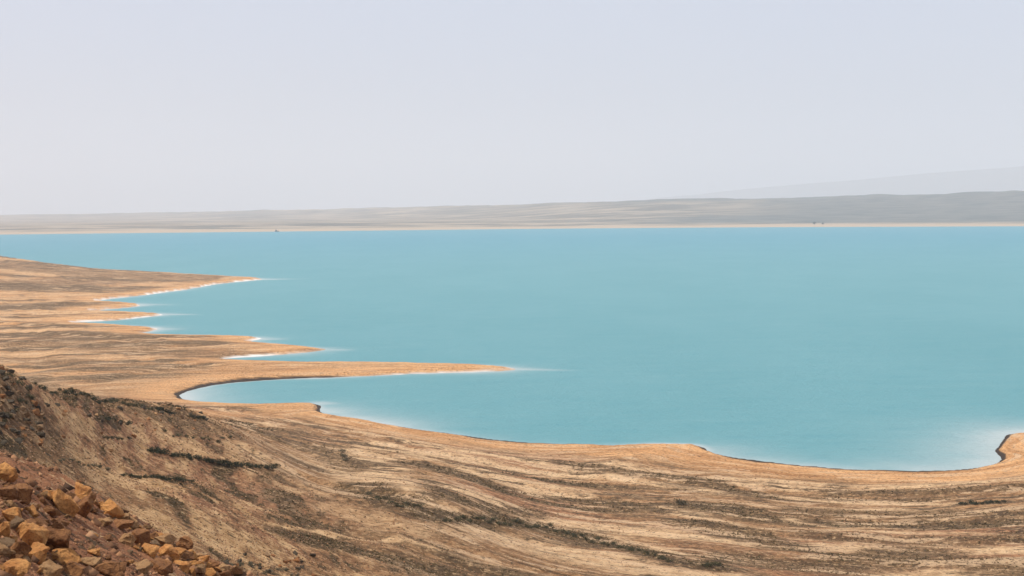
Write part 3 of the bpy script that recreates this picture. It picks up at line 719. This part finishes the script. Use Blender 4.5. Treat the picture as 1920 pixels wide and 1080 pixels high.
# ------------------------------------------------------------------ single shrubs
M_leaf = [bpy.data.materials.new("shrub_leaf_%s" % k) for k in ("dark", "olive", "grey")]
for m, a, b in zip(M_leaf, [(.02, .026, .013), (.05, .05, .023), (.085, .075, .045)], [(.04, .046, .024), (.09, .08, .04), (.14, .115, .07)]):
    t, p = nodes(m); c = mixc(t, ramp(t, ntex(t, 4, 3), .35, .65), a, b); t.links.new(c, p.inputs['Base Color']); p.inputs['Roughness'].default_value = .8; p.inputs['Specular IOR Level'].default_value = .15
M_wood = bpy.data.materials.new("shrub_wood"); t, p = nodes(M_wood); t.links.new(mixc(t, ntex(t, 9, 3), (.07, .05, .035), (.13, .10, .07)), p.inputs['Base Color'])
def shrub_meshes(seed):
    r = np.random.default_rng(seed); bm = bmesh.new(); lob = [(r.uniform(-.5, .5), r.uniform(-.5, .5), r.uniform(.3, .6), r.uniform(.3, .5)) for _ in range(6)]
    for _ in range(260):
        lx, ly, lz, lr = lob[r.integers(6)]; v = r.normal(size=3); v /= np.linalg.norm(v); v *= lr * r.uniform(.5, 1.05)
        cpt = np.array([lx, ly, lz]) + v * np.array([1, 1, .8]); cpt[2] = max(cpt[2], .03)
        q = [bm.verts.new(cpt + r.normal(size=3) * .075) for _ in range(3)]; bm.faces.new(q)
    fo = bpy.data.meshes.new("foliage"); bm.to_mesh(fo); bm.free(); bm = bmesh.new()
    for lx, ly, lz, lr in lob:
        a = Vector((lx * .12, ly * .12, -.12)); b = Vector((lx, ly, lz)); n = (b - a).orthogonal().normalized(); n2 = (b - a).cross(n).normalized()
        ra = [bm.verts.new(a + (n * math.cos(k * 2.094) + n2 * math.sin(k * 2.094)) * .035) for k in range(3)]
        rb = [bm.verts.new(b + (n * math.cos(k * 2.094) + n2 * math.sin(k * 2.094)) * .010) for k in range(3)]
        for k in range(3): bm.faces.new((ra[k], ra[(k + 1) % 3], rb[(k + 1) % 3], rb[k]))
    st = bpy.data.meshes.new("stems"); st.materials.append(M_wood); bm.to_mesh(st); bm.free(); return fo, st
SH = [shrub_meshes(900 + i) for i in range(5)]
SHM = {}
def shrub(x, y, z, w, h, tone, label, group):
    i = random.randrange(5); fo, st = SH[i]
    if (i, tone) not in SHM:
        m = fo.copy(); m.materials.append(M_leaf[tone]); SHM[(i, tone)] = m
    e = bpy.data.objects.new("shrub", None); COL.objects.link(e); e.location = (x, y, z - .03); e.rotation_euler.z = random.uniform(0, 6.28); e.scale = (w / 1.5, w / 1.5, h)
    for nm, m in (("foliage", SHM[(i, tone)]), ("stems", st)):
        c = bpy.data.objects.new(nm, m); COL.objects.link(c); c.parent = e
    tag(e, label, "shrub", group)
def shrub_row(pts, n, wpx, hpx, tone, label, group, jit=2.0):
    pts = np.array(pts, float); s = np.r_[0, np.cumsum(np.hypot(*np.diff(pts, axis=0).T))]
    for k in range(n):
        q = s[-1] * (k + .5 + random.uniform(-.3, .3)) / n; px = np.interp(q, s, pts[:, 0]); py = np.interp(q, s, pts[:, 1]) + random.uniform(-jit, jit)
        x, y, z, d = hit(px, py, dmin=70); f = random.uniform(.65, 1.35)
        for _ in range(8):
            if px < 400 and d > 320: py += 3; x, y, z, d = hit(px, py, dmin=70)
        ORD = "first second third fourth fifth sixth seventh eighth ninth tenth eleventh twelfth thirteenth fourteenth".split()
        lb = label + (", leftmost of them" if k == 0 else ", rightmost of them" if k == n - 1 else ", %s from the left" % ORD[k] if n <= 14 and jit < 9 else "")
        lb = lb if len(lb.split()) <= 16 else label
        shrub(x, y, z, wpx * f * d / FPX, hpx * random.uniform(.8, 1.25) * d / FPX, tone, lb, group)
shrub_row([(275, 849), (330, 858), (400, 871), (450, 877), (518, 881)], 30, 17, 12, 0, "dark green shrub in the long unbroken row across the hillside", "long row of dark shrubs", 1.5)
shrub_row([(230, 895), (300, 899), (360, 906)], 14, 14, 8, 0, "dark low shrub in the short row above the rocky spur", "short row of shrubs above the spur", 1.5)
shrub_row([(122, 738), (160, 744), (200, 750)], 9, 15, 9, 0, "dark shrub on the hillside crest where it dips towards the flats", "shrubs on the crest", 2)
shrub_row([(62, 714), (90, 722), (118, 734)], 6, 12, 8, 0, "dark shrub high on the crest near the rocky hump", "shrubs high on the crest", 2)
shrub_row([(205, 752), (250, 762), (290, 770)], 9, 14, 8, 1, "olive shrub along the lower crest before the end clump", "shrubs along the lower crest", 2)
shrub_row([(292, 770), (328, 778)], 6, 14, 8, 0, "dark shrub in the clump beside a pale patch near the crest's end", "clump near the crest's end", 2)
shrub_row([(357, 784), (384, 787)], 5, 12, 8, 0, "dark shrub in the last small clump at the end of the crest", "last clump on the crest", 1)
shrub_row([(196, 788), (222, 794), (248, 797)], 7, 14, 8, 0, "dark shrub in the small clump just below the crest", "clump below the crest", 2)
shrub_row([(188, 824), (244, 827)], 6, 12, 7, 0, "dark shrub in the small clump midway down the hillside", "clump midway down the hillside", 2)
shrub_row([(4, 700), (30, 725), (60, 750), (20, 770), (6, 800)], 14, 14, 9, 1, "olive shrub on the stony hump at the left border", "shrubs on the stony hump", 10)
shrub_row([(300, 812), (420, 830), (440, 824)], 10, 14, 7, 1, "olive shrub in the loose line above the long dark row", "loose line above the dark row", 5)
shrub_row([(105, 862), (160, 875), (205, 884)], 9, 13, 8, 2, "grey shrub on the bare slope left of the short row", "grey shrubs on the bare slope", 5)
shrub_row([(830, 975), (930, 981), (1010, 988), (1090, 1008), (1170, 1030), (1260, 1052)], 44, 14, 8, 1, "olive shrub in the scrub band running down the flat beside a pale track", "shrubs in the olive band", 5)
shrub_row([(640, 845), (650, 868)], 3, 12, 8, 2, "grey shrub at the head of the pale wash", "shrubs at the head of the pale wash", 2)
shrub_row([(690, 925), (740, 948), (790, 955)], 10, 14, 8, 1, "olive shrub along the lower edge of the pale wash", "shrubs below the pale wash", 4)
shrub_row([(1268, 948), (1282, 948)], 2, 18, 12, 2, "grey bush of the pair standing alone on the bare flat", "lone pair of bushes", 1)
shrub_row([(1318, 1060), (1350, 1064)], 5, 15, 9, 1, "olive bush in the clump at the lower end of the olive band", "clump at the end of the olive band", 3)
shrub_row([(1795, 949), (1885, 942)], 9, 14, 7, 0, "dark green shrub in the low line near the right border", "low line near the right border", 1.5)
shrub_row([(420, 1058), (500, 1072), (560, 1078)], 14, 14, 9, 2, "grey shrub on the slope just beyond the end of the spur", "grey shrubs beyond the spur", 7)

# ------------------------------------------------------------------ far things
def far_tree(px, py, h, label, seed):
    x, y = on_level(px, 424, 4.0); th, sl = ray(px, py); d = math.hypot(x, y) * 1.05; x, y = d * math.sin(th), d * math.cos(th)
    th_i = int(np.searchsorted(FT, th)); z = float(np.interp(d, FD, fz[:, th_i]))
    e = bpy.data.objects.new("tree", None); COL.objects.link(e); e.location = (x, y, z)
    r = np.random.default_rng(seed); bm = bmesh.new()
    for _ in range(220):
        v = r.normal(size=3); v /= np.linalg.norm(v); cpt = v * r.uniform(.4, 1) * np.array([.55, .55, .38]) * h + np.array([0, 0, .62 * h])
        bm.faces.new([bm.verts.new(cpt + r.normal(size=3) * .08 * h) for _ in range(3)])
    me = bpy.data.meshes.new("crown"); bm.to_mesh(me); bm.free(); me.materials.append(M_leaf[0]); c = bpy.data.objects.new("crown", me); COL.objects.link(c); c.parent = e
    bm = bmesh.new(); bmesh.ops.create_cone(bm, cap_ends=True, segments=7, radius1=.05 * h, radius2=.025 * h, depth=.6 * h, matrix=Matrix.Translation((0, 0, .28 * h)))
    me = bpy.data.meshes.new("trunk"); bm.to_mesh(me); bm.free(); me.materials.append(M_wood); c = bpy.data.objects.new("trunk", me); COL.objects.link(c); c.parent = e
    tag(e, label, "tree")
far_tree(1527, 414, 10, "dark tree on the far beach, the left one of the two", 1)
far_tree(1543, 413, 8, "dark tree on the far beach, the smaller right one of the two", 2)
# small vessel low on the far water
x, y = on_level(519, 434.5, 0)
e = bpy.data.objects.new("boat", None); COL.objects.link(e); e.location = (x, y, 0); e.rotation_euler.z = .5
mb = bpy.data.materials.new("boat_paint"); t, p = nodes(mb); t.links.new(mixc(t, ntex(t, .8, 3), (.10, .11, .12), (.16, .17, .18)), p.inputs['Base Color']); p.inputs['Roughness'].default_value = .6
bm = bmesh.new(); L, Wd, Hh = 14, 4, 2.2; ring = []
for k, (lx, wf, top) in enumerate([(-.5, .75, 1.0), (-.2, 1, .92), (.15, .95, 1.0), (.38, .6, 1.15), (.5, .05, 1.35)]):
    ring.append([bm.verts.new((lx * L, s * Wd / 2 * wf * b, zz)) for s, b, zz in ((-1, 1, Hh * top), (-1, .6, -.5), (1, .6, -.5), (1, 1, Hh * top))])
for a, b in zip(ring, ring[1:]):
    for k in range(4): bm.faces.new((a[k], a[(k + 1) % 4], b[(k + 1) % 4], b[k]))
bm.faces.new(ring[0]); bm.faces.new(ring[-1][::-1]); bmesh.ops.recalc_face_normals(bm, faces=bm.faces[:])
me = bpy.data.meshes.new("hull"); bm.to_mesh(me); bm.free(); me.materials.append(mb); c = bpy.data.objects.new("hull", me); COL.objects.link(c); c.parent = e
bm = bmesh.new(); bmesh.ops.create_cube(bm, size=1, matrix=Matrix.Translation((-2, 0, 4.2)) @ Matrix.Diagonal((5, 2.8, 4, 1))); bmesh.ops.bevel(bm, geom=bm.edges[:], offset=.3, segments=2, affect='EDGES')
me = bpy.data.meshes.new("cabin"); bm.to_mesh(me); bm.free(); me.materials.append(mb); c = bpy.data.objects.new("cabin", me); COL.objects.link(c); c.parent = e
bm = bmesh.new(); bmesh.ops.create_cone(bm, cap_ends=True, segments=6, radius1=.22, radius2=.12, depth=7, matrix=Matrix.Translation((-1, 0, 8.5)))
me = bpy.data.meshes.new("mast"); bm.to_mesh(me); bm.free(); me.materials.append(mb); c = bpy.data.objects.new("mast", me); COL.objects.link(c); c.parent = e
tag(e, "tiny grey boat far out on the lake by the far shore", "boat")

# ------------------------------------------------------------------ haze
bm = bmesh.new(); bmesh.ops.create_cube(bm, size=1, matrix=Matrix.Translation((0, 16000, 645)) @ Matrix.Diagonal((56000, 34000, 1310, 1)))
me = bpy.data.meshes.new("haze"); bm.to_mesh(me); bm.free(); hz = bpy.data.objects.new("haze", me); COL.objects.link(hz); hz["kind"] = "stuff"; hz["label"] = "pale dusty air over the lake"
mh_ = bpy.data.materials.new("dusty_air"); mh_.use_nodes = True; t = mh_.node_tree; t.nodes.clear()
o_ = t.nodes.new("ShaderNodeOutputMaterial"); pv = t.nodes.new("ShaderNodeVolumePrincipled"); pv.inputs['Density'].default_value = 1.1e-4
pv.inputs['Color'].default_value = (.875, .88, .895, 1); pv.inputs['Anisotropy'].default_value = 0.0
t.links.new(pv.outputs[0], o_.inputs['Volume']); me.materials.append(mh_)
